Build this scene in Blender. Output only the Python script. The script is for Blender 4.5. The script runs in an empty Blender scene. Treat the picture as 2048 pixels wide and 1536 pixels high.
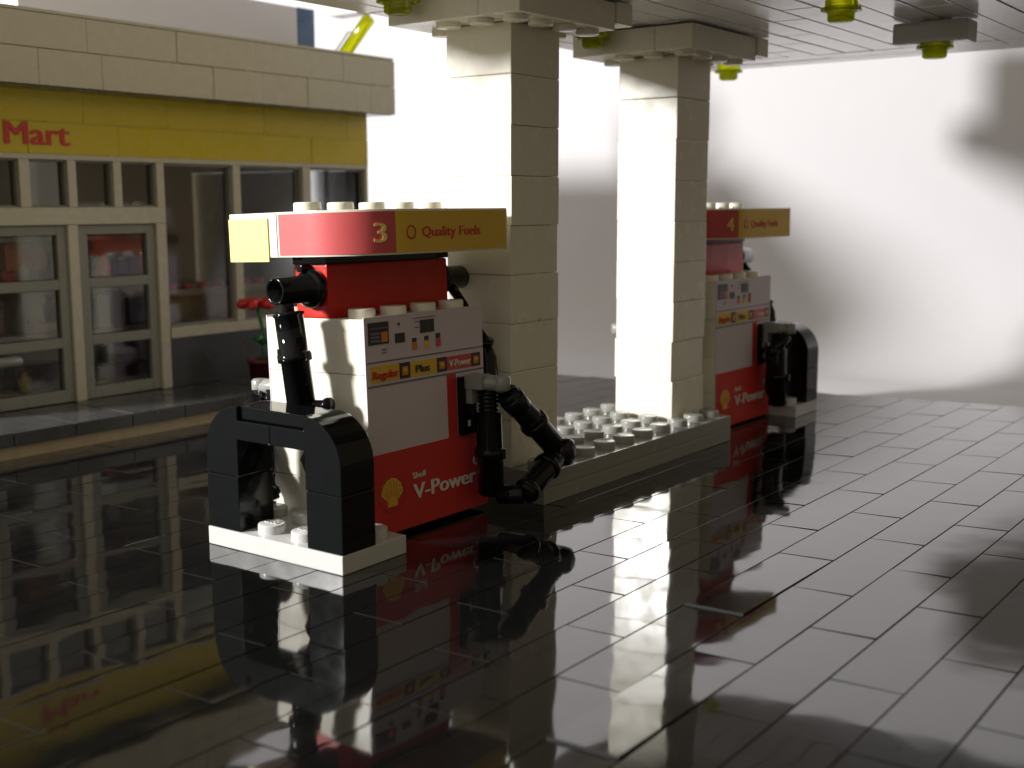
import bpy, bmesh, math, random
from mathutils import Vector, Matrix
random.seed(7)
U = 0.08                      # one stud pitch in scene units
S = bpy.context.scene
COL = S.collection
rad = math.radians

# ------------------------------------------------------------------ camera, world, lamp
def rot3(yaw, pit, rol):
    cy, sy, cp, sp = math.cos(yaw), math.sin(yaw), math.cos(pit), math.sin(pit)
    f = Vector((sy*cp, cy*cp, sp)); r = Vector((cy, -sy, 0)); u = r.cross(f)
    cr, sr = math.cos(rol), math.sin(rol)
    return cr*r+sr*u, -sr*r+cr*u, f
CAM = Vector((16.3267, -15.8551, 7.3451))
cr_, cu_, cf_ = rot3(-0.6481, -0.1527, -0.0009)
cd = bpy.data.cameras.new('camera'); cam = bpy.data.objects.new('camera', cd); COL.objects.link(cam)
m = Matrix((cr_, cu_, -cf_)).transposed().to_4x4(); m.translation = CAM*U
cam.matrix_world = m
cd.sensor_width = 36; cd.lens = 2349.9/2048*36; cd.clip_start = 0.05; cd.clip_end = 100
cd.dof.use_dof = True; cd.dof.focus_distance = 27.0*U; cd.dof.aperture_fstop = 3.0
S.camera = cam

W = bpy.data.worlds.new('World'); S.world = W; W.use_nodes = True
bg = W.node_tree.nodes['Background']; bg.inputs[0].default_value = (1.0, 0.82, 0.50, 1)
# dim room: the side the lamp stands on and the side right of the camera are a little brighter
_n, _l = W.node_tree.nodes.new, W.node_tree.links.new
_tc = _n('ShaderNodeTexCoord'); _prev = None
for _d, _lo, _amt, _c in (((-.45, -.85, .25), .05, .55, (1.0, .94, .84)), ((.96, .05, .22), .15, .26, (1.0, .82, .52))):
    _dp = _n('ShaderNodeVectorMath'); _dp.operation = 'DOT_PRODUCT'; _dp.inputs[1].default_value = Vector(_d).normalized()
    _mr = _n('ShaderNodeMapRange'); _mr.interpolation_type = 'SMOOTHSTEP'
    _mr.inputs[1].default_value = _lo; _mr.inputs[2].default_value = 1.0; _mr.inputs[3].default_value = .010; _mr.inputs[4].default_value = _amt
    _l(_tc.outputs['Generated'], _dp.inputs[0]); _l(_dp.outputs['Value'], _mr.inputs[0])
    _sc = _n('ShaderNodeVectorMath'); _sc.operation = 'SCALE'; _sc.inputs[0].default_value = _c; _l(_mr.outputs[0], _sc.inputs['Scale'])
    if _prev is None: _prev = _sc.outputs[0]
    else:
        _ad = _n('ShaderNodeVectorMath'); _ad.operation = 'ADD'; _l(_prev, _ad.inputs[0]); _l(_sc.outputs[0], _ad.inputs[1]); _l(_ad.outputs[0], bg.inputs[0])
bg.inputs[1].default_value = 1.0

def lamp(name, loc, power, radius, col):
    d = bpy.data.lights.new(name, 'POINT'); d.energy = power; d.shadow_soft_size = radius*U; d.color = col
    o = bpy.data.objects.new(name, d); o.location = Vector(loc)*U; COL.objects.link(o); return o
lamp('desk_lamp', (-37.5, -52, 27.5), 2850, 5.0, (1.0, 0.985, 0.975))

S.view_settings.view_transform = 'Standard'; S.view_settings.look = 'None'
S.view_settings.exposure = 0; S.view_settings.gamma = 1
S.cycles.max_bounces = 10; S.cycles.transmission_bounces = 8; S.cycles.transparent_max_bounces = 16
S.cycles.use_denoising = True
S.cycles.caustics_reflective = False; S.cycles.caustics_refractive = False

# ------------------------------------------------------------------ materials
def mat(name, col, rough=0.25, var=0.06, bump=0.0, bscale=20.0, spec=0.5, speck=0.0, rvar=0.08, coat=0.0):
    m = bpy.data.materials.new(name); m.use_nodes = True
    nt = m.node_tree; b = nt.nodes['Principled BSDF']; N = nt.nodes.new; L = nt.links.new
    b.inputs['Specular IOR Level'].default_value = spec
    if coat: b.inputs['Coat Weight'].default_value = coat
    tc = N('ShaderNodeTexCoord')
    n1 = N('ShaderNodeTexNoise'); n1.inputs['Scale'].default_value = 9.0; n1.inputs['Detail'].default_value = 6; n1.inputs['Roughness'].default_value = .65
    L(tc.outputs['Object'], n1.inputs['Vector'])
    mix = N('ShaderNodeMix'); mix.data_type = 'RGBA'
    mix.inputs[6].default_value = (*[c*(1-var) for c in col], 1)
    mix.inputs[7].default_value = (*[min(1, c*(1+var)) for c in col], 1)
    L(n1.outputs['Fac'], mix.inputs[0])
    out = mix.outputs[2]
    if speck:
        v = N('ShaderNodeTexNoise'); v.inputs['Scale'].default_value = 30.0; v.inputs['Detail'].default_value = 3
        L(tc.outputs['Object'], v.inputs['Vector'])
        rmp = N('ShaderNodeMapRange'); rmp.inputs[1].default_value = 0.73; rmp.inputs[2].default_value = 0.80
        rmp.inputs[3].default_value = 0; rmp.inputs[4].default_value = speck
        L(v.outputs['Fac'], rmp.inputs[0])
        mx = N('ShaderNodeMix'); mx.data_type = 'RGBA'; mx.inputs[7].default_value = (.12, .10, .07, 1)
        L(rmp.outputs[0], mx.inputs[0]); L(out, mx.inputs[6]); out = mx.outputs[2]
    L(out, b.inputs['Base Color'])
    n2 = N('ShaderNodeTexNoise'); n2.inputs['Scale'].default_value = 22.0; n2.inputs['Detail'].default_value = 8
    L(tc.outputs['Object'], n2.inputs['Vector'])
    rr = N('ShaderNodeMapRange'); rr.inputs[1].default_value = .35; rr.inputs[2].default_value = .7
    rr.inputs[3].default_value = max(.02, rough-rvar); rr.inputs[4].default_value = rough+rvar
    L(n2.outputs['Fac'], rr.inputs[0]); L(rr.outputs[0], b.inputs['Roughness'])
    if bump:
        n3 = N('ShaderNodeTexNoise'); n3.inputs['Scale'].default_value = bscale; n3.inputs['Detail'].default_value = 1
        L(tc.outputs['Object'], n3.inputs['Vector'])
        bp = N('ShaderNodeBump'); bp.inputs['Strength'].default_value = 1.0; bp.inputs['Distance'].default_value = bump
        L(n3.outputs['Fac'], bp.inputs['Height']); L(bp.outputs[0], b.inputs['Normal'])
    return m
def trans_mat(name, col, rough=.06, ior=1.5):
    m = bpy.data.materials.new(name); m.use_nodes = True
    b = m.node_tree.nodes['Principled BSDF']; b.inputs['Base Color'].default_value = (*col, 1)
    b.inputs['Transmission Weight'].default_value = 1; b.inputs['Roughness'].default_value = rough; b.inputs['IOR'].default_value = ior
    return m
def glow_plastic(name, col):
    m = trans_mat(name, col); nt = m.node_tree
    b = nt.nodes['Principled BSDF']; o = nt.nodes['Material Output']
    t = nt.nodes.new('ShaderNodeBsdfTranslucent'); t.inputs[0].default_value = (*col, 1)
    tp = nt.nodes.new('ShaderNodeBsdfTransparent'); tp.inputs[0].default_value = (*col, 1)
    x1 = nt.nodes.new('ShaderNodeMixShader'); x1.inputs[0].default_value = .5
    x2 = nt.nodes.new('ShaderNodeMixShader'); x2.inputs[0].default_value = .5
    nt.links.new(t.outputs[0], x1.inputs[1]); nt.links.new(tp.outputs[0], x1.inputs[2])
    nt.links.new(b.outputs[0], x2.inputs[1]); nt.links.new(x1.outputs[0], x2.inputs[2]); nt.links.new(x2.outputs[0], o.inputs['Surface'])
    return m
def pane_mat(name, tint=(.92, .94, .95), f=.06):
    m = bpy.data.materials.new(name); m.use_nodes = True; nt = m.node_tree
    for n in list(nt.nodes): nt.nodes.remove(n)
    o = nt.nodes.new('ShaderNodeOutputMaterial'); t = nt.nodes.new('ShaderNodeBsdfTransparent'); t.inputs[0].default_value = (*tint, 1)
    g = nt.nodes.new('ShaderNodeBsdfGlossy'); g.inputs['Roughness'].default_value = .05
    fr = nt.nodes.new('ShaderNodeFresnel'); fr.inputs[0].default_value = 1.45
    mx = nt.nodes.new('ShaderNodeMixShader')
    nt.links.new(fr.outputs[0], mx.inputs[0]); nt.links.new(t.outputs[0], mx.inputs[1]); nt.links.new(g.outputs[0], mx.inputs[2]); nt.links.new(mx.outputs[0], o.inputs[0])
    return m
M = dict(
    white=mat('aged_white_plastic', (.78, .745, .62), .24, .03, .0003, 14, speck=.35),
    white_dim=mat('dimmed_white_plastic', (.52, .48, .36), .28, .03, .0003, 14),  # same white brick, with the shop's dimmer light put into its colour
    lightgrey=mat('light_grey_plastic', (.52, .52, .50), .22, .04, 0.0003, 16),
    grey=mat('grey_plastic', (.27, .27, .245), .20, .05, 0.0003, 16),
    midgrey=mat('frame_grey_plastic', (.24, .235, .19), .35, .05),
    dark=mat('dark_grey_plastic', (.055, .056, .056), .22, .10),
    black=mat('black_plastic', (.005, .0055, .006), .075, .2, 0.0002, 25, spec=.22, rvar=.02),
    floor=mat('black_tile_plastic', (.006, .006, .006), .05, .2, .0006, 9, spec=1.0, rvar=.02, coat=.07),
    grout=mat('tan_underlayer', (.20, .115, .035), .6, .3),
    red=mat('red_plastic', (.52, .018, .010), .34, .06, 0.0003, 16, spec=.3),
    yellow=mat('yellow_plastic', (.56, .43, .003), .3, .05, .0006, 16),
    s_red=mat('red_print', (.55, .028, .022), .55, .08),
    s_red2=mat('pinkish_red_print', (.54, .075, .075), .6, .08),
    s_yel=mat('yellow_print', (.70, .44, .035), .6, .08),
    s_yel2=mat('pale_yellow_print', (.80, .62, .20), .6, .05),
    s_org=mat('orange_print', (.62, .20, .015), .6, .10),
    s_wht=mat('lilac_white_paper', (.60, .535, .585), .6, .04),
    s_edge=mat('paper_edge_white', (.78, .75, .68), .6, .03),
    s_blk=mat('dark_print', (.022, .022, .020), .5, .2),
    s_gry=mat('grey_print', (.17, .14, .17), .55, .1),
    s_txt=mat('white_print', (.72, .66, .62), .55, .05),
    paper=mat('white_backdrop_paper', (.67, .655, .675), .75, .015, .0015, 3, spec=.2),
    ceil=mat('ceiling_tile_plastic', (.88, .86, .845), .17, .02, spec=.75, rvar=.03),
    tyel=glow_plastic('transparent_yellow_plastic', (.82, .86, .015)),
    clear=pane_mat('clear_pane'), tclear=trans_mat('clear_plastic', (.9, .93, .97), .15),
    lav=mat('lavender_plastic', (.78, .77, .86), .4, .04), blue=mat('blue_plastic', (.08, .15, .30), .3, .1),
    green=mat('green_plastic', (.02, .16, .04), .3, .1), dkred=mat('dark_red_plastic', (.10, .012, .012), .3, .1),
    petal=mat('red_petal_plastic', (.62, .02, .015), .3, .08),
    brown=mat('brown_plastic', (.12, .055, .02), .35, .1), orange=mat('orange_plastic', (.60, .16, .01), .3, .1),
    tan=mat('tan_plastic', (.50, .40, .24), .3, .06), inner=mat('inner_wall_plastic', (.36, .24, .12), .4, .05),
)

# ------------------------------------------------------------------ mesh helpers (coordinates in studs)
class MB:
    def __init__(s): s.bm = bmesh.new()
    def box(s, x0, x1, y0, y1, z0, z1, bev=.025, rot=None, c=None):
        t = bmesh.new()
        bmesh.ops.create_cube(t, size=1)
        for v in t.verts:
            v.co = Vector((x0+(v.co.x+.5)*(x1-x0), y0+(v.co.y+.5)*(y1-y0), z0+(v.co.z+.5)*(z1-z0)))
        if bev:
            b = min(bev, .4*min(abs(x1-x0), abs(y1-y0), abs(z1-z0)))
            bmesh.ops.bevel(t, geom=t.edges[:], offset=b, segments=2, profile=.7, affect='EDGES')
        if rot is not None:
            bmesh.ops.transform(t, matrix=Matrix.Translation(c) @ rot @ Matrix.Translation(-Vector(c)), verts=t.verts)
        s.add(t); return s
    def add(s, t):
        bmesh.ops.recalc_face_normals(t, faces=t.faces)
        me = bpy.data.meshes.new('t'); t.to_mesh(me); t.free(); s.bm.from_mesh(me); bpy.data.meshes.remove(me)
    def lathe(s, prof, p, axis=(0, 0, 1), seg=28, smooth=True):
        """prof: list of (radius, along); revolve round axis starting at p."""
        t = bmesh.new(); rings = []
        q = Vector((0, 0, 1)).rotation_difference(Vector(axis).normalized()); p = Vector(p)
        for r, h in prof:
            if r < 1e-6: rings.append([t.verts.new(p + q @ Vector((0, 0, h)))])
            else: rings.append([t.verts.new(p + q @ Vector((r*math.cos(2*math.pi*i/seg), r*math.sin(2*math.pi*i/seg), h))) for i in range(seg)])
        for a, b in zip(rings, rings[1:]):
            for i in range(seg):
                j = (i+1) % seg
                if len(a) == 1 and len(b) == 1: continue
                if len(a) == 1: f = t.faces.new((a[0], b[i], b[j]))
                elif len(b) == 1: f = t.faces.new((a[i], a[j], b[0]))
                else: f = t.faces.new((a[i], a[j], b[j], b[i]))
                f.smooth = smooth
        s.add(t); return s
    def stud(s, x, y, z, d=1, r=.3, h=.2):
        b = .03
        s.lathe([(r, 0), (r, h-b), (r-.01, h-.01), (r-b, h), (0, h)], (x, y, z), (0, 0, d), 28); return s
    def rod(s, a, b, r, r2=None, seg=20, bev=.03):
        a, b = Vector(a), Vector(b); L = (b-a).length; r2 = r if r2 is None else r2
        s.lathe([(0, 0), (r-bev, 0), (r, bev), (r2, L-bev), (r2-bev, L), (0, L)], a, b-a, seg); return s
    def sweep(s, pts, r, seg=14):
        t = bmesh.new(); pts = [Vector(p) for p in pts]; rings = []
        rs = r if isinstance(r, (list, tuple)) else [r]*len(pts)
        for i, p in enumerate(pts):
            d = (pts[min(i+1, len(pts)-1)] - pts[max(i-1, 0)]).normalized()
            q = Vector((0, 0, 1)).rotation_difference(d)
            rings.append([t.verts.new(p + q @ Vector((rs[i]*math.cos(2*math.pi*k/seg), rs[i]*math.sin(2*math.pi*k/seg), 0))) for k in range(seg)])
        for a, b in zip(rings, rings[1:]):
            for k in range(seg):
                f = t.faces.new((a[k], a[(k+1) % seg], b[(k+1) % seg], b[k])); f.smooth = True
        t.faces.new(rings[0]); t.faces.new(rings[-1])
        s.add(t); return s
    def prism(s, poly, d0, d1, fn, bev=0):
        """poly of (a,b); fn(a,b,d)->xyz"""
        t = bmesh.new()
        A = [t.verts.new(fn(a, b, d0)) for a, b in poly]; B = [t.verts.new(fn(a, b, d1)) for a, b in poly]
        t.faces.new(A); t.faces.new(B)
        n = len(poly)
        for i in range(n): t.faces.new((A[i], A[(i+1) % n], B[(i+1) % n], B[i]))
        bmesh.ops.recalc_face_normals(t, faces=t.faces)
        if bev:
            es = [e for e in t.edges if len(e.link_faces) == 2 and e.calc_face_angle() > .6]
            bmesh.ops.bevel(t, geom=es, offset=bev, segments=2, profile=.7, affect='EDGES')
        s.add(t); return s
    def text(s, body, h, p, right, up, thick=.012, width=None, align='LEFT', offset=0.0):
        if offset:
            d = Vector(right)*h*offset*.9
            for k, q in enumerate((-1, 0, 1)): s.text(body, h, Vector(p)+d*q, right, up, thick*(1+.12*k), width, align, 0)
            return s
        cu = bpy.data.curves.new('t', 'FONT'); cu.body = body; cu.size = 1; cu.extrude = .02; cu.offset = offset
        cu.align_x = align; cu.resolution_u = 3
        o = bpy.data.objects.new('t', cu); COL.objects.link(o)
        bpy.context.view_layer.update()
        me = bpy.data.meshes.new_from_object(o.evaluated_get(bpy.context.evaluated_depsgraph_get()))
        bpy.data.objects.remove(o); bpy.data.curves.remove(cu)
        t = bmesh.new(); t.from_mesh(me); bpy.data.meshes.remove(me)
        xs = [v.co.x for v in t.verts]; w = max(xs)-min(xs)
        sc = h/.73; sx = sc if width is None else width/w
        x0 = min(xs) if align == 'LEFT' else (max(xs)+min(xs))/2
        R, Uv = Vector(right).normalized(), Vector(up).normalized(); Nn = R.cross(Uv)
        for v in t.verts:
            v.co = Vector(p) + R*((v.co.x-x0)*sx) + Uv*(v.co.y*sc) + Nn*((v.co.z/.02)*thick*.5)
        s.add(t); return s
    def mirror(s, x):
        for v in s.bm.verts: v.co.x = 2*x - v.co.x
        bmesh.ops.reverse_faces(s.bm, faces=s.bm.faces); return s
    def build(s, name, material, parent=None, origin=None):
        org = Vector(origin) if origin is not None else (parent['_o'] if parent is not None and '_o' in parent else Vector((0, 0, 0)))
        org = Vector(org)
        for v in s.bm.verts: v.co = (v.co-org)*U
        me = bpy.data.meshes.new(name); s.bm.to_mesh(me); s.bm.free(); me.materials.append(material)
        o = bpy.data.objects.new(name, me); COL.objects.link(o)
        if parent is not None: o.parent = parent; o['_o'] = parent['_o']
        else: o.location = org*U; o['_o'] = org
        return o
def thing(name, label, cat, loc, group=None, rot=(0, 0, 0)):
    o = bpy.data.objects.new(name, None); COL.objects.link(o); o.empty_display_size = .05
    o.location = Vector(loc)*U; o.rotation_euler = rot; o['_o'] = Vector(loc)
    return tag(o, label, cat, group)
def tag(o, label, cat, group=None):
    o['label'] = label; o['category'] = cat
    if group: o['group'] = group
    return o
def struct(o): o['kind'] = 'structure'; return o
def copy_tree(o, parent=None):
    c = o.copy(); COL.objects.link(c)
    if parent is not None: c.parent = parent
    for ch in list(o.children): copy_tree(ch, c)
    return c

# ------------------------------------------------------------------ the setting: paper, tiled floor
def backdrop():
    t = bmesh.new()
    prof = [(14, -.42), (34.5, -.42)]
    cy, cz, r = 34.5, 5.08, 5.5
    for i in range(1, 15):
        a = rad(-90 + i*90/14); prof.append((cy+r*math.cos(a), cz+r*math.sin(a)))
    prof += [(40.1, 18), (40.3, 36)]
    xs = [-60 + i*5 for i in range(16)]
    g = [[t.verts.new((x, y + (.10*math.sin(x*.13+1) if y > 30 else 0) + (.06*math.sin(x*.31+z*.2) if y > 38 else 0), z)) for x in xs] for y, z in prof]
    for i in range(len(g)-1):
        for j in range(len(xs)-1):
            f = t.faces.new((g[i][j], g[i][j+1], g[i+1][j+1], g[i+1][j])); f.smooth = True
    mb = MB(); mb.bm.free(); mb.bm = t
    bmesh.ops.recalc_face_normals(t, faces=t.faces)
    return struct(mb.build('backdrop_paper', M['paper']))
backdrop()
b = MB(); b.box(-75, 60, -60, 60, -1.2, -.47, 0)
struct(b.build('table_top', mat('dark_table', (.055, .034, .018), .45, .3)))

ROW = 1.155; X0 = 6.27; LEN = 4.13; GAP = .012
def far_edge(x): return 27.7 + .19*(x+1)
def floor():
    b = MB()
    b.prism([(-34, -26), (26, -26), (26, far_edge(26)-.5), (-34, far_edge(-34)-.5)], -.40, -.035, lambda a, c, d: (a, c, d))
    struct(b.build('floor_base', M['grout']))
    b = MB()
    rng = random.Random(3)
    known = {0: 2.68, 1: .78, 2: 3.02, 3: 1.05, -1: .52, -2: 2.40, -3: .25}
    bright = [(6.85, 2.65), (8.05, -3.42)]
    for k in range(-34, 17):
        xa = X0 + k*ROW; xb = xa+ROW
        off = known.get(k, (2.68 if k % 2 == 0 else .72) + rng.uniform(-.25, .25))
        y = off - 7*LEN
        fe = far_edge((xa+xb)/2)
        while y < fe:
            y1 = min(y+LEN, fe)
            if y1-y > .3:
                skew = .075 + .010*max(0, y)
                # slight individual tilt, crown and height of each tile
                dz = [rng.gauss(0, .0028) for _ in range(4)]; h = rng.gauss(0, .002)
                t = bmesh.new()
                US = [0, .25, .5, .75, 1]; VS = [0, .12, .3, .5, .7, .88, 1]; nu, nv = 5, 7; top = []
                E = .006                                        # small chamfer round the tile
                for i in range(nu):
                    u = US[i]; row = []
                    for j in range(nv):
                        w = VS[j]
                        X = xa+GAP+E + u*(ROW-2*GAP-2*E)
                        Ya = y + skew*(X-xa) + GAP+E; Yb = y1 + (skew*(X-xa) if y1 < fe else 0) - GAP-E
                        Z = h + (dz[0]*(1-u)*(1-w)+dz[1]*u*(1-w)+dz[2]*(1-u)*w+dz[3]*u*w) - .0012*((2*u-1)**2) - .001*((2*w-1)**4)
                        for bx, by in bright:
                            if xa < bx < xb and abs(y-by) < .6: Z += .050*(1-w)
                        row.append(t.verts.new((X, Ya+(Yb-Ya)*w, Z)))
                    top.append(row)
                for i in range(nu-1):
                    for j in range(nv-1):
                        f = t.faces.new((top[i][j], top[i+1][j], top[i+1][j+1], top[i][j+1])); f.smooth = True
                bmesh.ops.recalc_face_normals(t, faces=t.faces)
                if t.faces[:][0].normal.z < 0: bmesh.ops.reverse_faces(t, faces=t.faces)
                ring = [(top[i][0], 0, -1) for i in range(nu)] + [(top[nu-1][j], 1, 0) for j in range(1, nv)] + [(top[i][nv-1], 0, 1) for i in range(nu-2, -1, -1)] + [(top[0][j], -1, 0) for j in range(nv-2, 0, -1)]
                up = [t.verts.new(v.co) for v, _, _ in ring]
                cx_, cy_ = (xa+xb)/2, (y+y1)/2
                out = [t.verts.new((v.co.x + E*(1 if v.co.x > cx_+.4*ROW else -1 if v.co.x < cx_-.4*ROW else 0), v.co.y + E*((j_ == nv-1) - (j_ == 0)), v.co.z-E)) for v, j_ in [(r[0], next((j for j in (0, nv-1) for i in range(nu) if top[i][j] is r[0]), 1)) for r in ring]]
                raised = [1 for bx, by in bright if xa < bx < xb and abs(y-by) < .6]
                if raised:
                    for v, r in zip(out, ring):
                        if any(r[0] is top[i][0] for i in range(nu)): v.co.y -= .016; v.co.z -= .046
                low = [t.verts.new((v.co.x, v.co.y, -.2)) for v in out]
                for i in range(len(ring)):
                    q = (i+1) % len(ring)
                    t.faces.new((up[i], out[i], out[q], up[q])); t.faces.new((out[i], low[i], low[q], out[q]))
                me = bpy.data.meshes.new('t'); t.to_mesh(me); t.free(); b.bm.from_mesh(me); bpy.data.meshes.remove(me)
            y += LEN
    struct(b.build('floor', M['floor']))
floor()

# ------------------------------------------------------------------ shop on the left
FX = -18.6
def pavement():
    b = MB(); b.box(-30, -15.45, -8, 21.4, -.02, .40, .03); b.build('t', M['tan']); o = bpy.data.objects['t']; o.name = 'pavement_kerb'; struct(o)
    b = MB()
    y = -8.0; k = 0
    while y < 21.3:
        b.box(-18.58+.0, -15.22, y+.012, min(y+2, 21.4)-.012, .404, .80 + (.012 if k % 3 == 1 else 0), .03); y += 2; k += 1
    struct(b.build('pavement', M['dark']))
pavement()

def shop():
    R = thing('toy_shop', 'white brick toy shop with a yellow sign band, glass doors and tall windows', 'shop', (-23, 8, .8))
    Y0, Y1 = .6, 20.28
    # shop floor and walls
    b = MB(); b.box(-30, FX-.02, Y0, Y1-.3, .41, .78, 0); b.build('shop_floor', M['dark'], R)
    b = MB(); b.box(-30, -29.5, Y0, Y1-.5, .78, 10.88, 0); b.build('back_wall', M['inner'], R)
    b = MB(); b.box(-30, FX-.52, Y0, Y0+.5, .78, 10.88, 0); b.build('side_wall', M['inner'], R)
    b = MB()
    yE0, yE1 = Y1-.5, Y1
    b.box(-30, FX-.02, yE0, yE1, .78, 2.57, .02); b.box(-30, FX-.02, yE0, yE1, 8.74, 10.88, .02)
    for a, c in ((-30, -22.4), (-21.0, -20.9), (-19.7, -19.12)): b.box(a, c, yE0+.3, yE1, 2.58, 8.73, .02)
    b.build('end_wall', M['white_dim'], R)
    # low dark wall and white front left of the doors
    b = MB(); b.box(FX-.5, FX, 9.98, Y1-.01, .805, 2.57, .02)
    b.build('low_wall', M['dark'], R)
    b = MB(); b.box(FX-.5, FX, Y0, 3.15, .805, 7.2, .02); b.build('front_wall', M['white_dim'], R)
    # white beams and posts between the windows
    b = MB()
    b.box(FX-.5, FX+.03, Y0, Y1, 8.745, 8.91, .02)
    b.box(FX-.5, FX+.03, Y0, 10.06, 6.66, 7.225, .03)
    b.box(FX-.5, FX+.05, 10.10, Y1, 2.575, 2.965, .03)
    for ya, yb in ((4.66, 5.01), (6.35, 6.65), (8.05, 8.36)): b.box(FX-.5, FX+.02, ya, yb, 7.23, 8.74, .02)
    for ya, yb in ((.604, .9), (1.9, 2.2), (2.98, 3.29)): b.box(FX-.5, FX+.02, ya, yb, 7.23, 8.74, .02)
    b.box(FX-.5, FX+.02, 9.77, 10.08, 7.23, 8.74, .02); b.box(FX-.5, FX+.024, 10.063, 10.08, 6.655, 7.228, .005)
    b.box(FX-.5, FX+.02, 9.68, 10.05, .81, 6.65, .02); b.box(FX-.5, FX+.016, 10.053, 10.08, 2.97, 6.65, .005)
    b.box(FX-.5, FX+.02, 6.24, 6.60, .81, 6.65, .02)
    b.box(FX-.5, FX+.02, 13.13, 13.48, 2.97, 8.74, .02); b.box(FX-.5, FX+.02, 16.62, 17.03, 2.97, 8.74, .02)
    b.box(FX-.5, FX+.02, 20.12, Y1-.004, 2.97, 8.74, .02)
    b.build('front_frame', M['white_dim'], R)
    # windows
    def window(ya, yb, z0, z1, w, depth=.42):
        f = MB(); x0, x1 = FX-depth, FX-.10
        f.box(x0, x1, ya+.004, ya+w, z0+.004, z1-.004, .015); f.box(x0, x1, yb-w, yb-.004, z0+.004, z1-.004, .015)
        f.box(x0, x1, ya+w+.003, yb-w-.003, z1-w, z1-.004, .015); f.box(x0, x1, ya+w+.003, yb-w-.003, z0+.004, z0+w, .015)
        o = f.build('window', M['midgrey'], R)
        p = MB(); p.box(FX-.30, FX-.27, ya+w+.01, yb-w-.01, z0+w+.01, z1-w-.01, 0); p.build('pane', M['clear'], o)
    for ya, yb in ((.9, 1.9), (3.29, 4.66), (5.01, 6.35), (6.65, 8.05), (8.36, 9.77), (2.2, 2.98)): window(ya, yb, 7.228, 8.742, .06)
    for ya, yb in ((10.08, 13.13), (13.48, 16.62), (17.03, 20.12)): window(ya, yb, 2.968, 8.742, .09)
    for ya, yb, hy in ((3.20, 6.235, 3.75), (6.605, 9.675, 9.2)):
        f = MB(); x0, x1 = FX-.40, FX-.10
        f.box(x0, x1, ya, ya+.40, .82, 6.64, .02); f.box(x0, x1, yb-.34, yb, .82, 6.64, .02)
        for za, zb in ((.82, 1.22), (2.63, 2.96), (4.55, 4.88), (6.33, 6.64)): f.box(x0, x1-.003, ya+.403, yb-.343, za, zb, .02)
        d = f.build('door', M['midgrey'], R)
        p = MB()
        for za, zb in ((1.23, 2.62), (2.97, 4.54), (4.89, 6.32)): p.box(FX-.27, FX-.24, ya+.41, yb-.35, za+.01, zb-.01, 0)
        p.build('pane', M['clear'], d)
        if hy < 5:
            h = MB(); h.rod((FX-.1, ya+.25, 2.42), (FX+.22, ya+.25, 2.42), .13); h.rod((FX+.2, ya+.1, 2.42), (FX+.2, ya+1.05, 2.40), .16, bev=.08)
            h.build('handle', M['grey'], d)
    # yellow band of bricks
    b = MB(); rng = random.Random(5)
    for r, z in enumerate((8.915, 9.92)):
        y = Y0 - r*1.3
        while y < Y1-.05:
            L = rng.choice((2.2, 3.3, 4.4)); ya, yb = max(y, Y0), min(y+L, Y1-.005)
            if yb-ya > .2: b.box(FX-.5, FX+.04+rng.uniform(-.012, .012), ya+.006, yb-.006, z, z+.997, .018)
            y += L
    sb = b.build('sign_band', M['yellow'], R)
    t = MB(); t.text('Mart', .74, (FX+.065, 4.24, 9.19), (0, 1, 0), (0, 0, 1), .02, width=2.2, offset=.05)
    t.build('sign_lettering', M['s_red'], sb)
    # white fascia and roof
    b = MB()
    for r, (z, h) in enumerate(((10.92, 1.09), (12.02, 1.03))):
        y = Y0-.3 - r*1.7
        while y < 20.5:
            L = rng.choice((2.2, 3.4, 4.4, 4.4)); ya, yb = max(y, Y0-.3), min(y+L, 20.52)
            if yb-ya > .2: b.box(-18.1, -17.2+rng.uniform(-.012, .012), ya+.007, yb-.007, z, z+h-.008, .022)
            y += L
    b.box(-18.2, -17.22, Y0-.3, 20.5, 13.06, 13.17, .05)
    b.build('fascia', M['white_dim'], R)
    b = MB(); b.box(-30.4, -18.12, Y0-.3, 20.5, 10.93, 12.9, .03); b.build('roof', M['white_dim'], R)
    b = MB(); b.box(-18.5, -17.3, Y0, 20.4, 10.885, 10.915, 0); b.build('soffit', M['dark'], R)
    return R
shop()

# goods seen through the shop's glass (each one a thing)
def rack(y0, y1, lab):
    t = thing('shelf_rack', lab, 'shelf', (-20.9, (y0+y1)/2, .8), 'shelf racks in the shop')
    b = MB(); b.box(-21.6, -21.45, y0, y1, .8, 6.4, .02); b.build('back_panel', M['inner'], t)
    for z in (1.0, 2.85, 4.6, 6.1):
        b = MB(); b.box(-21.44, -20.1, y0, y1, z, z+.14, .02); b.build('shelf', M['tan'] if z > 6 else M['inner'], t)
rack(3.6, 7.4, 'tan shelf rack behind the left glass door of the shop')
rack(7.6, 11.0, 'tan shelf rack behind the right glass door of the shop')
def bottle(x, y, z, m, cap, r, h, label):
    t = thing('drink_bottle', label, 'bottle', (x, y, z))
    b = MB(); b.lathe([(0, 0), (r, 0), (r, h*.6), (r*.45, h*.8), (r*.45, h*.9), (0, h*.9)], (x, y, z)); b.build('bottle_body', M[m], t)
    b = MB(); b.lathe([(0, 0), (r*.5, 0), (r*.5, h*.12), (0, h*.12)], (x, y, z+h*.9)); b.build('cap', M[cap], t)
def good(name, cat, x0, x1, y0, y1, z0, z1, m, label):
    b = MB(); b.box(x0, x1, y0, y1, z0, z1, .06)
    b.box(x0+.08, x1-.08, y0+.08, y1-.08, z1, z1+.08, .03)
    tag(b.build(name, M[m], origin=((x0+x1)/2, (y0+y1)/2, z0)), label, cat)
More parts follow.
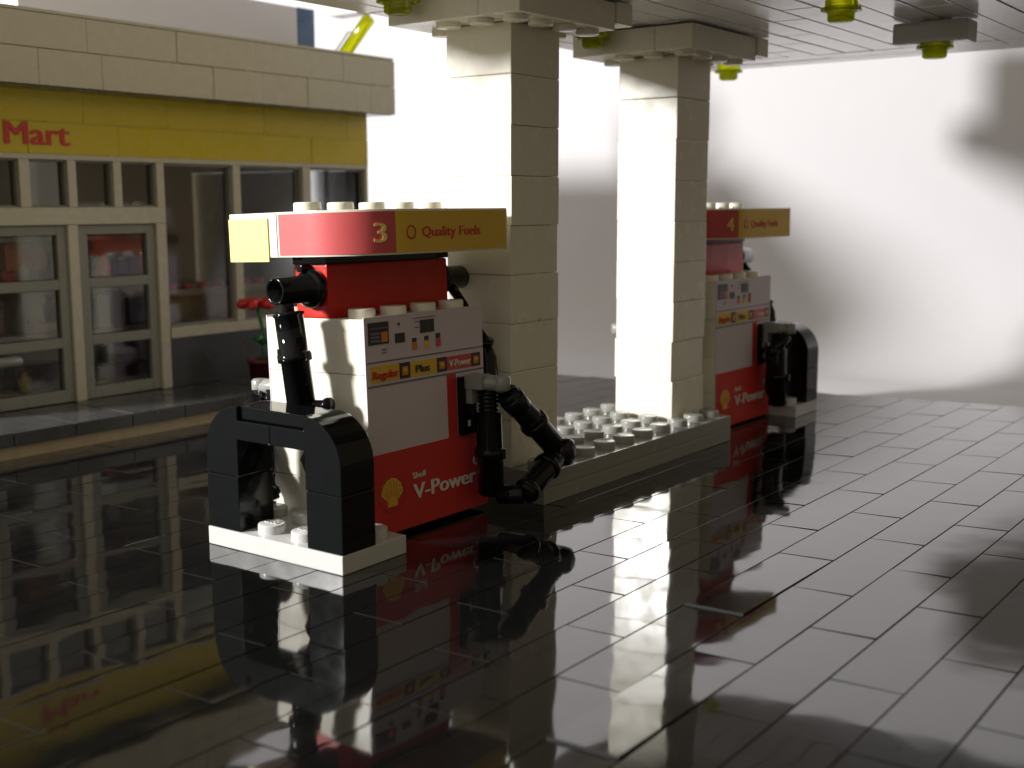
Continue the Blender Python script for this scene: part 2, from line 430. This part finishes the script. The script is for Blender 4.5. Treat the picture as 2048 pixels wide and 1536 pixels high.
good('snack_carton', 'carton', -21.2, -20.3, 5.0, 6.5, 5.15, 5.95, 'orange', 'orange carton on the top shelf behind the left shop door')
good('snack_carton', 'carton', -21.2, -20.4, 4.9, 5.45, 4.75, 5.12, 'petal', 'red carton on the top shelf under the orange one')
bottle(-20.4, 5.62, 4.75, 'white_dim', 'white_dim', .2, .75, 'small white bottle below the orange carton behind the left door')
good('toy_carton', 'carton', -21.2, -20.3, 8.2, 10.2, 4.75, 5.5, 'black', 'long black carton on the top shelf behind the right shop door')
bottle(-20.15, 8.5, 4.75, 'petal', 'petal', .28, .85, 'red bottle on the top shelf behind the right shop door')
bottle(-20.15, 9.95, 4.75, 'orange', 'yellow', .32, .9, 'orange bottle on the top shelf behind the right shop door')
good('snack_carton', 'carton', -20.9, -20.2, 8.25, 8.75, 3.0, 4.1, 'midgrey', 'grey carton at the left of the middle shelf behind the right door')
good('snack_carton', 'carton', -20.9, -20.2, 8.85, 9.4, 3.0, 4.2, 'brown', 'tall brown carton on the middle shelf beside the grey one')
good('snack_carton', 'carton', -20.9, -20.2, 9.5, 10.6, 3.0, 3.9, 'dark', 'wide dark grey carton on the middle shelf behind the right door')
good('snack_carton', 'carton', -20.9, -20.2, 5.8, 6.9, 3.0, 3.35, 'orange', 'flat orange carton on the middle shelf behind the left door')
bottle(-20.4, 5.4, 3.0, 'midgrey', 'dark', .22, 1.3, 'grey bottle on the middle shelf behind the left door')
good('snack_carton', 'carton', -20.9, -20.2, 5.0, 6.8, 1.14, 1.9, 'dkred', 'dark red carton on the bottom shelf behind the left door')
bottle(-20.1, 5.25, 1.14, 'yellow', 'petal', .22, .7, 'yellow bottle on the bottom shelf in front of the dark red carton')
good('snack_carton', 'carton', -20.9, -20.2, 8.2, 10.4, 1.14, 1.6, 'dkred', 'wide dark red carton on the bottom shelf behind the right door')
good('snack_carton', 'carton', -20.9, -20.2, 6.5, 7.2, 4.75, 5.6, 'brown', 'brown carton at the right end of the top shelf behind the left door')
good('snack_carton', 'carton', -20.9, -20.2, 3.8, 4.8, 3.0, 4.2, 'dkred', 'dark red carton on the middle shelf at the far left of the left door')
bottle(-20.3, 6.45, 3.37, 'brown', 'orange', .22, .9, 'brown bottle standing on the flat orange carton behind the left door')
bottle(-20.15, 9.25, 4.75, 'brown', 'yellow', .22, .7, 'small brown bottle between the red and orange bottles behind the right door')
good('snack_carton', 'carton', -20.9, -20.2, 8.6, 9.9, 1.72, 2.3, 'brown', 'brown carton lying on the wide dark red one behind the right door')
def counter():
    t = thing('shop_counter', 'tan counter with a red trimmed shelf behind the first tall window', 'counter', (-21, 13, .8))
    b = MB(); b.box(-22, -20.4, 11.4, 16.4, .8, 3.9, .04); b.build('counter_base', M['inner'], t)
    b = MB(); b.box(-22.1, -20.2, 11.3, 16.5, 3.92, 4.15, .03); b.build('counter_top', M['tan'], t)
    for i in range(7):
        b = MB(); b.stud(-20.6, 11.7+i*.7, 4.15, r=.2, h=.22); b.build('red_stud', M['petal'], t)
    g = thing('green_crate', 'green crate low behind the first tall shop window', 'crate', (-19.7, 12.6, 2.4))
    b = MB(); b.box(-20.1, -19.3, 11.6, 13.6, 2.0, 2.9, .04); b.build('crate_body', M['green'], g)
    b = MB(); b.box(-20.2, -19.2, 11.5, 13.7, 2.9, 3.05, .03); b.build('crate_rim', M['lightgrey'], g)
    b = MB(); b.box(-20.1, -19.3, 11.6, 13.6, .8, 1.99, .03); b.build('crate_stand', M['dark'], g)
counter()

# planter with a red flower on the pavement
def planter():
    x, y = -16.85, 12.75
    t = thing('flower_planter', 'red flower with a green stem in a dark red pot by the shop wall', 'plant', (x, y, .8))
    b = MB(); b.lathe([(0, 0), (.42, 0), (.5, .75), (.55, .75), (.55, .9), (.45, .9), (.42, .8), (0, .8)], (x, y, .805)); b.build('pot', M['dkred'], t)
    b = MB(); b.sweep([(x, y, 1.5), (x+.03, y+.12, 2.1), (x, y+.1, 2.7), (x-.02, y-.02, 3.2), (x, y-.15, 3.62)], .07)
    for a in (30, 200, 290):
        c, s = math.cos(rad(a)), math.sin(rad(a)); b.sweep([(x, y+.1, 2.2), (x+.3*c, y+.1+.3*s, 2.5), (x+.55*c, y+.1+.55*s, 2.45)], [.05, .13, .02], 8)
    b.build('stem', M['green'], t)
    b = MB(); cx, cy, cz = x, y-.15, 3.66
    for i in range(5):
        a = rad(72*i+10); c, s = math.cos(a), math.sin(a)
        b.sweep([(cx+.1*c, cy+.1*s, cz), (cx+.32*c, cy+.32*s, cz+.10), (cx+.58*c, cy+.58*s, cz+.06), (cx+.72*c, cy+.72*s, cz-.04)], [.10, .2, .2, .05], 10)
    b.lathe([(0, 0), (.16, 0), (.16, .2), (0, .24)], (cx, cy, cz+.05)); b.build('petals', M['petal'], t)
planter()

def roof_things():
    t = thing('rooftop_unit', 'long pale lavender box with a blue end standing on the shop roof', 'roof unit', (-21.5, 14, 12.9))
    b = MB(); b.box(-22.4, -21, 6.4, 18.8, 12.905, 15.32, .05); b.build('housing', M['lav'], t)
    b = MB(); b.box(-22.4, -20.98, 18.81, 19.75, 12.905, 15.34, .05); b.build('end_cap', M['blue'], t)
    t = thing('roof_floodlight', 'slanted transparent yellow bar carrying a grey block at the shop roof end', 'lamp', (-19.6, 20, 12.9))
    b = MB(); d = Vector((1.11, 0, 1.0)).normalized(); a = Vector((-20.25, 20, 12.8)); e = a + d*2.95
    b.rod(a, e, .26, seg=8); b.build('bar', M['tyel'], t)
    b = MB(); rt = Matrix.Rotation(rad(-48+90), 4, 'Y')
    b.box(-20.5, -20.42, 19.75, 20.25, 12.95, 14.9, .01, Matrix.Rotation(rad(47), 4, 'Y'), Vector((-20.46, 20, 12.95))); b.build('clear_plate', M['tclear'], t)
    b = MB(); b.box(-20.0, -18.38, 19.6, 20.4, 14.95, 15.9, .04); b.build('block', M['lightgrey'], t)
roof_things()

# ------------------------------------------------------------------ canopy and columns
CX0, CX1, CY0, CY1, CZ = -6.4, 10.6, -.3, 25.9, 12.35
def canopy():
    R = thing('canopy', 'wide white canopy with a boarded underside over the pumps', 'canopy', (0, 12, CZ))
    b = MB(); b.box(CX0, CX1, CY0, CY1, CZ+.16, 13.6, .03); b.build('slab', M['white_dim'], R)
    b = MB(); b.box(CX0+.7, CX1-.7, CY0+.7, CY1-.7, 13.602, 16.4, .03); b.build('fascia', M['white_dim'], R)
    b = MB(); rng = random.Random(11)
    ye = 23.5
    x = CX0; k = 0
    while x < CX1-.1:
        y = CY0 - (k % 4)*1.7
        while y < ye:
            ya, yb = max(y, CY0), min(y+8, ye)
            if yb-ya > .2: b.box(x+.03, x+1-.03, ya+.025, yb-.025, CZ+rng.uniform(-.006, .006), CZ+.15, .03)
            y += 8
        x += 1.0; k += 1
    for r in range(2):
        x = CX0 - r*2.5
        while x < CX1:
            xa, xb = max(x, CX0), min(x+6, CX1)
            if xb-xa > .2: b.box(xa+.02, xb-.02, ye+r*1.2+.02, ye+(r+1)*1.2-.02, CZ+rng.uniform(-.01, .01), CZ+.15, .03)
            x += 6
    b.build('ceiling', M['ceil'], R)
    b = MB(); b.box(CX0+.01, CX1-.01, CY0+.01, CY1-.01, CZ+.152, CZ+.158, 0); b.build('ceiling_backing', mat('dark_blue_backing', (.03, .035, .05), .5), R)
canopy()

def column(y0, label, seed):
    R = thing('canopy_column', label, 'column', (-2, y0+1, .8), 'white brick columns under the canopy')
    rng = random.Random(seed)
    for i in range(9):
        b = MB(); z = .805 + 1.2*i
        dx, dy = rng.uniform(-.018, .018), rng.uniform(-.018, .018)
        b.box(-3+dx, -1+dx, y0+dy, y0+2+dy, z, z+1.194, .03); b.build('brick', M['white'], R)
    b = MB(); b.box(-4, -1.2, y0-1, y0+3, 11.62, CZ-.06, .03); b.box(-1.19, 0, y0-1, y0+3, 11.62, CZ-.06, .03); b.box(-3.6, .06, y0+3.01, y0+3.75, 11.78, CZ-.03, .03)
    for i in range(4):
        for j in range(4):
            if i in (1, 2) and j in (1, 2): continue
            if (i, j) == (0, 0): continue
            b.stud(-3.5+i, y0-.5+j, 11.62, -1, h=.13)
    b.build('capital', M['white'], R)
column(7, 'white brick column nearer the camera, just behind the front pump', 1)
column(15, 'white brick column farther back, beside the rear pump', 2)

def island():
    R = thing('island_plate', 'grey studded island plate holding both white columns', 'plate', (-2, 12, 0))
    b = MB(); b.box(-4, 0, 7, 17, .004, .396, .025); b.build('lower_plate', M['grey'], R)
    b = MB(); b.box(-4, 0, 7, 17, .402, .80, .025)
    for i in range(4):
        for j in range(10):
            x, y = -3.5+i, 7.5+j
            if i in (1, 2) and (j < 2 or j > 7): continue
            b.stud(x, y, .80)
    b.build('upper_plate', M['grey'], R)
island()

def ceiling_lamp(x, y, z, label, bracket=False):
    t = thing('ceiling_lamp', label, 'lamp', (x, y, z), 'yellow lamps under the canopy')
    b = MB()
    b.lathe([(0, 0), (.27, 0), (.33, .04), (.34, .26), (.40, .27), (.40, CZ-z-.02), (0, CZ-z-.02)], (x, y, z), seg=24)
    b.build('bulb', M['tyel'], t)
    b = MB(); b.lathe([(.405, 0), (.5, 0), (.52, .03), (.5, .09), (.405, .09)], (x, y, z+.26), seg=10); b.build('rim', M['tyel'], t)
    if bracket:
        b = MB(); b.box(x-1.05, x+1.0, y-.5, y+.5, z+.38, z+.97, .10); b.build('bracket', M['lightgrey'], t)
ceiling_lamp(-3.2, 5.48, 11.76, 'yellow lamp under the canopy in front of the nearer column capital')
ceiling_lamp(-2.95, 13.48, 11.76, 'yellow lamp in front of the farther column capital')
ceiling_lamp(-3.9, 23.9, 11.76, 'yellow lamp behind the farther column at the canopy edge')
ceiling_lamp(4.55, 13.3, 11.80, 'yellow lamp alone under the boarded ceiling, no bracket')
ceiling_lamp(5.3, 18.3, 11.34, 'yellow lamp hanging below a grey bracket plate', True)

# ------------------------------------------------------------------ fuel pumps
def arc(cx, cy, r, a0, a1, n=56): return [(cx+r*math.cos(rad(a0+(a1-a0)*i/n)), cy+r*math.sin(rad(a0+(a1-a0)*i/n))) for i in range(n+1)]
RA = 1.6
def sign_outline():
    return [(-4.5, 1.5)] + arc(-.5-RA, 1.5+RA, RA, -90, 0) + [(-.5, 6.5)] + arc(-4.5+RA, 6.5-RA, RA, 90, 180)
def strip(path, off, th, z0, z1):
    """thin paper following a path of (x,y), offset to its right-hand (outer) side."""
    n = len(path); out = []; inn = []
    for i, p in enumerate(path):
        a = Vector(path[max(i-1, 0)]); c = Vector(path[min(i+1, n-1)]); d = (c-a).normalized(); nr = Vector((d.y, -d.x))
        out.append(Vector(p)+nr*(off+th)); inn.append(Vector(p)+nr*off)
    t = bmesh.new(); V = []
    for i in range(n):
        V.append([t.verts.new((inn[i].x, inn[i].y, z0)), t.verts.new((out[i].x, out[i].y, z0)), t.verts.new((out[i].x, out[i].y, z1)), t.verts.new((inn[i].x, inn[i].y, z1))])
    for i in range(n-1):
        for k in range(4): t.faces.new((V[i][k], V[i][(k+1) % 4], V[i+1][(k+1) % 4], V[i+1][k]))
    t.faces.new(V[0]); t.faces.new(V[-1])
    return t

def pump(label, tilt):
    R = thing('fuel_pump', label, 'fuel pump', (-4, 4, 0), 'fuel pumps on the forecourt', (0, -rad(tilt), 0))
    # white body bricks
    rng = random.Random(21)
    for i in range(4):
        b = MB(); z = .01 + 1.2*i; o = rng.uniform(-.012, .012)
        b.box(-4, -1+o*.3, 2+o, 6+o, z, z+1.193, .03)
        if i == 3:
            for k in range(4): b.stud(-1.5, 2.5+k, z+1.193); b.stud(-3.5, 2.5+k, z+1.193)
        b.build('body_brick', M['white'], R)
    b = MB(); b.prism([(2.0, -3.0)] + [(2.0, -2.0)] + [(6.0, -2.0), (6.0, -3.0)], 4.81, 5.975, lambda a, c, d: (c, a, d), .05); b.build('red_neck', M['red'], R)
    b = MB(); b.box(-3.02, -1.98, 1.96, 6.04, 5.98, 6.146, .02); b.build('black_collar', M['black'], R)
    # sign head
    b = MB(); b.prism(sign_outline(), 6.15, 7.12, lambda a, c, d: (a, c, d), .025)
    for k in range(5): b.stud(-2.5, 2+k, 7.12)
    H = b.build('sign_head', M['white'], R)
    full = [(-2.9, 1.5)] + arc(-.5-RA, 1.5+RA, RA, -90, 0)
    # red part of the band ends near the end of the curve
    cut = [p for p in full]
    red = [(-2.88, 1.5), (-2.5, 1.5)] + arc(-.5-RA, 1.5+RA, RA, -90, -16)
    b = MB(); b.add(strip(red, .003, .012, 6.19, 7.07)); b.build('red_band', M['s_red2'], H)
    yel = arc(-.5-RA, 1.5+RA, RA, -15.6, 0, 6) + [(-.5, 4.5), (-.5, 6.42)]
    b = MB(); b.add(strip(yel, .003, .012, 6.19, 7.07)); b.build('yellow_band', M['s_yel'], H)
    b = MB(); b.add(strip([(-4.5, 1.5), (-3.8, 1.5), (-3.22, 1.5)], .003, .03, 6.06, 7.00)); b.build('yellow_end_patch', M['s_yel2'], H)
    b = MB()
    for xx in (-2.955,): b.box(xx-.012, xx+.012, 1.490, 1.52, 6.17, 7.10, 0)
    b.build('joint_line', M['s_gry'], H)
    t = MB(); t.text('Quality Fuels', .225, (-.48, 3.44, 6.52), (0, 1, 0), (0, 0, 1), .01, width=2.0, offset=.05)
    t.build('lettering', M['s_red'], H); t = MB()
    t.lathe([(.12, 0), (.15, 0), (.15, .01), (.12, .01)], (-.482, 3.08, 6.62), (1, 0, 0), 24)
    t.build('ring_mark', M['s_red'], H)
    # printed side panel, +X side
    X = -.965
    b = MB(); b.box(-.995, X, 2.0, 6.0, .03, 4.84, 0)
    # curled paper corner
    P = b.build('side_panel', M['s_wht'], R)
    e = [0]
    def sheet(name, m, items, d=.006):
        e[0] += 1; xo = X + .002 + .0025*e[0]
        for it in items:
            b = MB(); b.box(X+.001, xo+d, *it, 0); b.build(name, M[m], P)
    sheet('red_field', 's_red', [(2.003, 5.997, .033, 1.845), (4.63, 4.95, 1.846, 3.33)])
    sheet('rule_line', 's_gry', [(2.0, 5.99, 3.845, 3.875), (2.0, 5.99, 3.32, 3.36)])
    sheet('grade_field', 's_yel', [(2.13, 3.03, 3.42, 3.78), (3.39, 4.29, 3.42, 3.76)])
    sheet('premium_field', 's_red2', [(4.64, 5.53, 3.42, 3.74)])
    sheet('dark_square', 's_blk', [(3.05, 3.38, 3.42, 3.77), (4.30, 4.63, 3.42, 3.75), (5.54, 5.86, 3.42, 3.74), (2.11, 2.74, 4.24, 4.72), (2.95, 3.25, 4.22, 4.43), (3.78, 4.24, 4.37, 4.66), (3.50, 3.63, 4.19, 4.28), (3.91, 4.04, 4.20, 4.29), (4.30, 4.44, 4.21, 4.32), (3.05, 3.10, 4.60, 4.66)])
    sheet('square_icon', 's_org', [(3.12, 3.31, 3.49, 3.68), (4.37, 4.56, 3.49, 3.66), (5.61, 5.79, 3.49, 3.66), (2.50, 2.70, 4.28, 4.50), (3.49, 3.64, 4.02, 4.18)])
    sheet('screen_line', 's_gry', [(2.16, 2.46, 4.30, 4.34), (2.16, 2.46, 4.38, 4.42), (2.16, 2.46, 4.46, 4.50), (2.15, 2.70, 4.58, 4.60), (3.60, 3.74, 4.62, 4.64), (3.60, 3.74, 4.50, 4.52), (3.55, 4.30, 4.71, 4.725), (2.52, 2.66, 4.10, 4.13), (2.50, 2.64, 4.04, 4.06)], .003)
    sheet('yellow_button', 's_yel', [(3.90, 4.05, 4.02, 4.19), (3.16, 3.27, 3.57, 3.64), (4.41, 4.52, 3.56, 3.63), (5.65, 5.75, 3.56, 3.63)], .007)
    sheet('red_button', 's_red2', [(4.30, 4.44, 4.02, 4.20)])
    xt = X+.036
    t = MB(); t.text('V-Power', .36, (xt, 3.32, .66), (0, 1, 0), (0, 0, 1), .01, width=2.2, offset=.06)
    t.build('white_lettering', M['s_txt'], P); t = MB()
    t.text('Shell', .14, (xt, 3.31, 1.13), (0, 1, 0), (0, 0, 1), .01, width=.42, offset=.04)
    t.build('white_lettering', M['s_txt'], P); t = MB()
    t.text('V-Power', .17, (xt, 4.70, 3.50), (0, 1, 0), (0, 0, 1), .01, width=.78, offset=.05)
    t.build('white_lettering', M['s_txt'], P); t = MB()
    t.lathe([(.07, 0), (.115, 0), (.115, .01), (.07, .01)], (xt-.004, 5.56, 1.17), (1, 0, 0), 20)
    t.build('ring_mark', M['s_txt'], P)
    t = MB(); t.text('Regular', .18, (xt, 2.18, 3.50), (0, 1, 0), (0, 0, 1), .01, width=.80, offset=.05); t.build('red_lettering', M['s_red'], P)
    t = MB(); t.text('Plus', .18, (xt, 3.56, 3.50), (0, 1, 0), (0, 0, 1), .01, width=.46, offset=.05); t.build('dark_lettering', M['s_blk'], P)
    # scallop emblem
    cy, cz = 2.63, .74
    pts = [(-.15, -.10), (.15, -.10), (.15, .02)]
    n = 7
    for i in range(n):
        a0 = rad(0+180*i/n); a1 = rad(180*(i+1)/n)
        for k in range(5):
            a = a0+(a1-a0)*k/4; rr = .325+.022*math.sin(math.pi*k/4)
            pts.append((rr*math.cos(a)*1.0, .165+rr*math.sin(a)*1.08))
    pts += [(-.15, .02)]
    q = []
    for a, c in pts:
        if not q or (abs(q[-1][0]-a)+abs(q[-1][1]-c)) > 1e-5: q.append((a, c))
    b = MB(); b.prism(q, X+.002, X+.034, lambda a, c, d: (d, cy+a, cz+c)); b.build('scallop_emblem', M['s_yel'], P)
    b = MB()
    for i in range(8):
        a = rad(18+144*i/7); u = Vector((math.cos(a), math.sin(a)*1.05)); o = Vector((0, -.02)); p1 = o+u*.13; p2 = Vector((0, .165))+Vector((math.cos(a), math.sin(a)*1.05))*.30
        d = (p2-p1).normalized(); nn = Vector((-d.y, d.x))*.008
        b.prism([tuple(p1-nn), tuple(p2-nn), tuple(p2+nn), tuple(p1+nn)], X+.03, X+.037, lambda a_, c_, d_: (d_, cy+a_, cz+c_))
    ring = MB()
    b.lathe([(.40, 0), (.412, 0), (.412, .008), (.40, .008)], (X+.028, cy, .93), (1, 0, 0), 36); b.build('emblem_lines', M['s_red2'], P)
    b = MB(); b.box(-4.035, -4.005, 2.0, 6.0, .03, 4.84, 0); b.build('side_panel', M['s_wht'], R)
    # nozzle holder, nozzle and hose on both long sides
    def side(fn, far=False):
        b = MB(); b.box(-.93, -.80, 4.95, 5.50, 1.86, 3.24, .02); fn(b); N = b.build('nozzle_holder', M['black'], R)
        b = MB(); b.box(-.80, -.785, 5.15, 5.24, 2.05, 2.2, 0); fn(b); b.build('holder_mark', M['lightgrey'], N)
        b = MB(); b.rod((-.82, 5.22, 3.10), (.02, 5.45, 3.08), .19); b.box(-.80, -.3, 5.06, 5.44, 2.95, 3.30, .04); b.rod((.02, 5.45, 2.90), (.02, 5.45, 3.27), .2, bev=.05)
        b.box(-.80, -.62, 5.1, 5.5, 2.6, 3.0, .03)
        fn(b); b.build('bracket', M['grey'], R)
        b = MB(); x, y = -.38, 5.42
        b.lathe([(0, 0), (.27, 0), (.31, .04), (.31, .9), (.37, .92), (.37, 1.10), (.31, 1.12), (.30, 1.95), (.22, 1.97)]
                + [(r, 1.98+.10*i+d) for i in range(5) for r, d in ((.20, 0), (.245, .03), (.245, .06), (.20, .09))] + [(.18, 2.50), (.15, 2.62), (0, 2.62)], (x, y, .42), (0, 0, 1), 24)
        b.box(x-.40, x-.28, y-.06, y+.06, 1.30, 1.54, .02); b.box(x+.28, x+.42, y-.06, y+.06, 1.30, 1.54, .02)
        fn(b); b.build('nozzle', M['black'], R)
        b = MB()
        p0, p1, p2 = Vector((.06, 5.55, 2.85)), Vector((.36, 7.22, 1.22)), Vector((.42, 5.62, .46))
        if far: p1, p2 = Vector((-.72, 6.48, 1.80)), Vector((-1.35, 6.55, .66))
        d1 = (p1-p0).normalized(); d2 = (p2-p1).normalized()
        b.rod(p0, p1, .27, .31); b.rod(p0+d1*.15, p0+d1*.6, .31); b.rod(p0+d1*1.10, p0+d1*1.30, .36); b.rod(p0+d1*.98, p0+d1*1.04, .3)
        b.lathe([(0, -.33), (.25, -.32), (.33, -.26), (.35, -.1), (.35, .1), (.33, .26), (.25, .32), (0, .33)], p1, (1, 0, 0), 24)
        b.rod(p1, p2, .31, .27); b.rod(p1+d2*.55, p1+d2*.72, .35); b.rod(p2-d2*.28, p2-d2*.10, .32)
        if not far:
            b.rod(p2+Vector((0, .06, .02)), Vector((-.22, 5.46, .40)), .25, .2)
        fn(b); b.build('hose', M['black'], R)
    def turn(b):
        for v in b.bm.verts: v.co.x, v.co.y = -5-v.co.x, 8-v.co.y
    side(lambda b: b); side(turn, True)
    # hose arms at both narrow ends
    def arm(y, s, full=True):
        b = MB()
        y0 = y
        b.lathe([(0, 0), (.40, 0), (.43, .04), (.43, .16), (.36, .20), (.30, .22), (.29, 1.12), (.27, 1.14), (.225, 1.12), (.225, .4), (0, .4)], (-2.42, y, 5.46), (0, s, 0), 28)
        b.box(-2.62, -2.46, min(y, y+s*.3), max(y, y+s*.3), 5.82, 5.97, .03)
        if full:
            py = y+s*.80
            b.rod((-2.42, py, 5.30), (-2.38, py, 4.95), .13)
            top = Vector((-2.40, py, 5.0)); bot = Vector((-2.05, py, 2.35)); d = (bot-top).normalized(); L = (bot-top).length
            b.lathe([(0, 0), (.24, 0), (.34, .02), (.34, .08), (.31, .10), (.31, .88), (.37, .9), (.37, 1.06), (.31, 1.08), (.31, L-.04), (.27, L), (0, L)], top, d, 24)
            b.box(top.x+.06-.42, top.x+.06+.50, py-.06, py+.06, 4.0, 4.2, .02)
            b.rod((-2.1, py, 3.02), (-1.62, py+s*(-.25), 3.0), .12); b.rod((-1.66, py+s*(-.25), 3.0), (-1.52, py+s*(-.25), 3.0), .18)
            b.sweep([bot-d*.1, bot+Vector((-.05, -s*.1, -.5)), bot+Vector((.2, -s*.1, -1.0)), bot+Vector((.5, -s*.2, -1.5))], .2)
        else:
            b.sweep([(-2.36, y+.5, 5.3), (-2.14, y+.5, 5.05), (-1.94, y+.5, 4.8), (-1.72, y+.5, 4.4), (-1.42, y+.5, 3.95), (-1.25, y+.5, 3.5), (-1.15, y+.45, 3.0), (-1.1, y+.45, 2.4)], [.13, .12, .12, .13, .2, .24, .24, .2])
            b.lathe([(0, 0), (.3, 0), (.3, .16), (0, .16)], (-1.42, y+.5, 3.85), (.3, 0, 1), 20)
        b.build('hose_arm', M['black'], R)
    arm(2.0, -1); arm(6.0, 1, False)
    return R, H
def number(H, n, o):
    t = MB(); a = -28.0
    # on the curve: a flat raised digit set tangentially
    cx, cy = -.5-RA, 1.5+RA
    p = Vector((cx+(RA+.034)*math.cos(rad(a)), cy+(RA+.034)*math.sin(rad(a)), 6.42))
    right = Vector((-math.sin(rad(a)), math.cos(rad(a)), 0))
    t.text(n, .43, p-right*.15, right, (0, 0, 1), .012, width=.27, offset=.025)
    t.build('digit', M['s_yel2'], H)
P3, H3 = pump('red and white fuel pump marked 3, standing nearest to the camera', 2.0)
P4 = copy_tree(P3); P4.location = Vector((-4, 19.85, 0))*U; P4.rotation_euler = (0, -rad(1.0), 0)
P4['label'] = 'red and white fuel pump marked 4, half hidden behind the farther column'
H4 = [c for c in P4.children if c.name.startswith('sign_head')][0]
# the rear pump's hose hangs close behind its nozzle
for c in list(P4.children):
    if c.name.startswith('hose') and not c.name.startswith('hose_arm'): bpy.data.objects.remove(c)
P4['_o'] = Vector((-4, 4, 0))
for mir in (False, True):
    b = MB(); p0, p1, p2 = Vector((-.05, 5.35, 2.85)), Vector((-.35, 4.95, 2.35)), Vector((-.62, 5.35, 1.0))
    b.rod(p0, p1, .2); b.lathe([(0, -.24), (.2, -.14), (.25, 0), (.2, .14), (0, .24)], p1, (1, 0, 0), 20); b.rod(p1, p2, .2)
    b.rod(p2, (-.45, 5.55, .45), .2)
    if mir:
        for v in b.bm.verts: v.co.x, v.co.y = -5-v.co.x, 8-v.co.y
    b.build('hose', M['black'], P4)
H4.scale.x = .93; H4.location.x = 3.5*U*.07
for c in list(H4.children):
    if c.name.startswith('yellow_end_patch'): bpy.data.objects.remove(c)
number(H3, '3', 0); number(H4, '4', 0)

# ------------------------------------------------------------------ black guards on their base plates
def guard(label):
    R = thing('pump_guard', label, 'guard', (-2, 1, 0), 'black guards at the pump ends', (0, 0, rad(1.6)))
    b = MB(); b.box(-4, 0, 0.03, 1.97, .006, .40, .025)
    for i in range(4):
        for j in range(2):
            if j == 0 and i in (0, 3): continue
            b.stud(-3.5+i, .5+j, .40)
    B = b.build('base_plate', M['lightgrey'], R)
    if True:
        b = MB()
        for sx, sy in ((-2.5, .5), (-1.5, .5)): b.text('LEGO', .12, (sx, sy-.05, .604), (1, 0, 0), (0, 1, 0), .02, width=.36, align='CENTER', offset=.04)
        b.build('stud_lettering', M['lightgrey'], B)
    y0, y1 = .05, 1.03; fn = lambda a, c, d: (a, d, c)
    for xa in (-3.99, -.99):
        b = MB(); b.box(xa, xa+.98, y0, y1, .405, 1.60, .025); b.build('leg', M['black'], R)
    for sgn in (-1, 1):
        w = []
        r = 1.0; cx = 1.0; cz = 2.13
        poly = [(0.006, 3.13)]
        poly = [(1.0, 2.42), (1.0, 1.61), (1.985, 1.61)] + [(cx-.015+r*math.cos(rad(a)), cz+r*math.sin(rad(a))) for a in range(0, 91, 6)] + [(1.0-.02, 2.83), (.006, 2.83), (.006, 2.42)]
        b = MB(); b.prism([(-2+sgn*a, c) for a, c in poly], y0, y1, fn, .022); b.build('arch_half', M['black'], R)
    b = MB(); b.box(-2.99, -1.01, y0+.09, y1, 2.86, 3.125, .02); b.build('top_tile', M['black'], R)
    return R
G3 = guard('black arched guard on a pale base plate in front of the pump marked 3')
G4 = copy_tree(G3); G4.location = Vector((-2, 22.85, 0))*U; G4.rotation_euler = (0, 0, rad(181))
G4['label'] = 'black arched guard on a pale base plate behind the pump marked 4'

for o in bpy.data.objects:
    if '_o' in o: del o['_o']
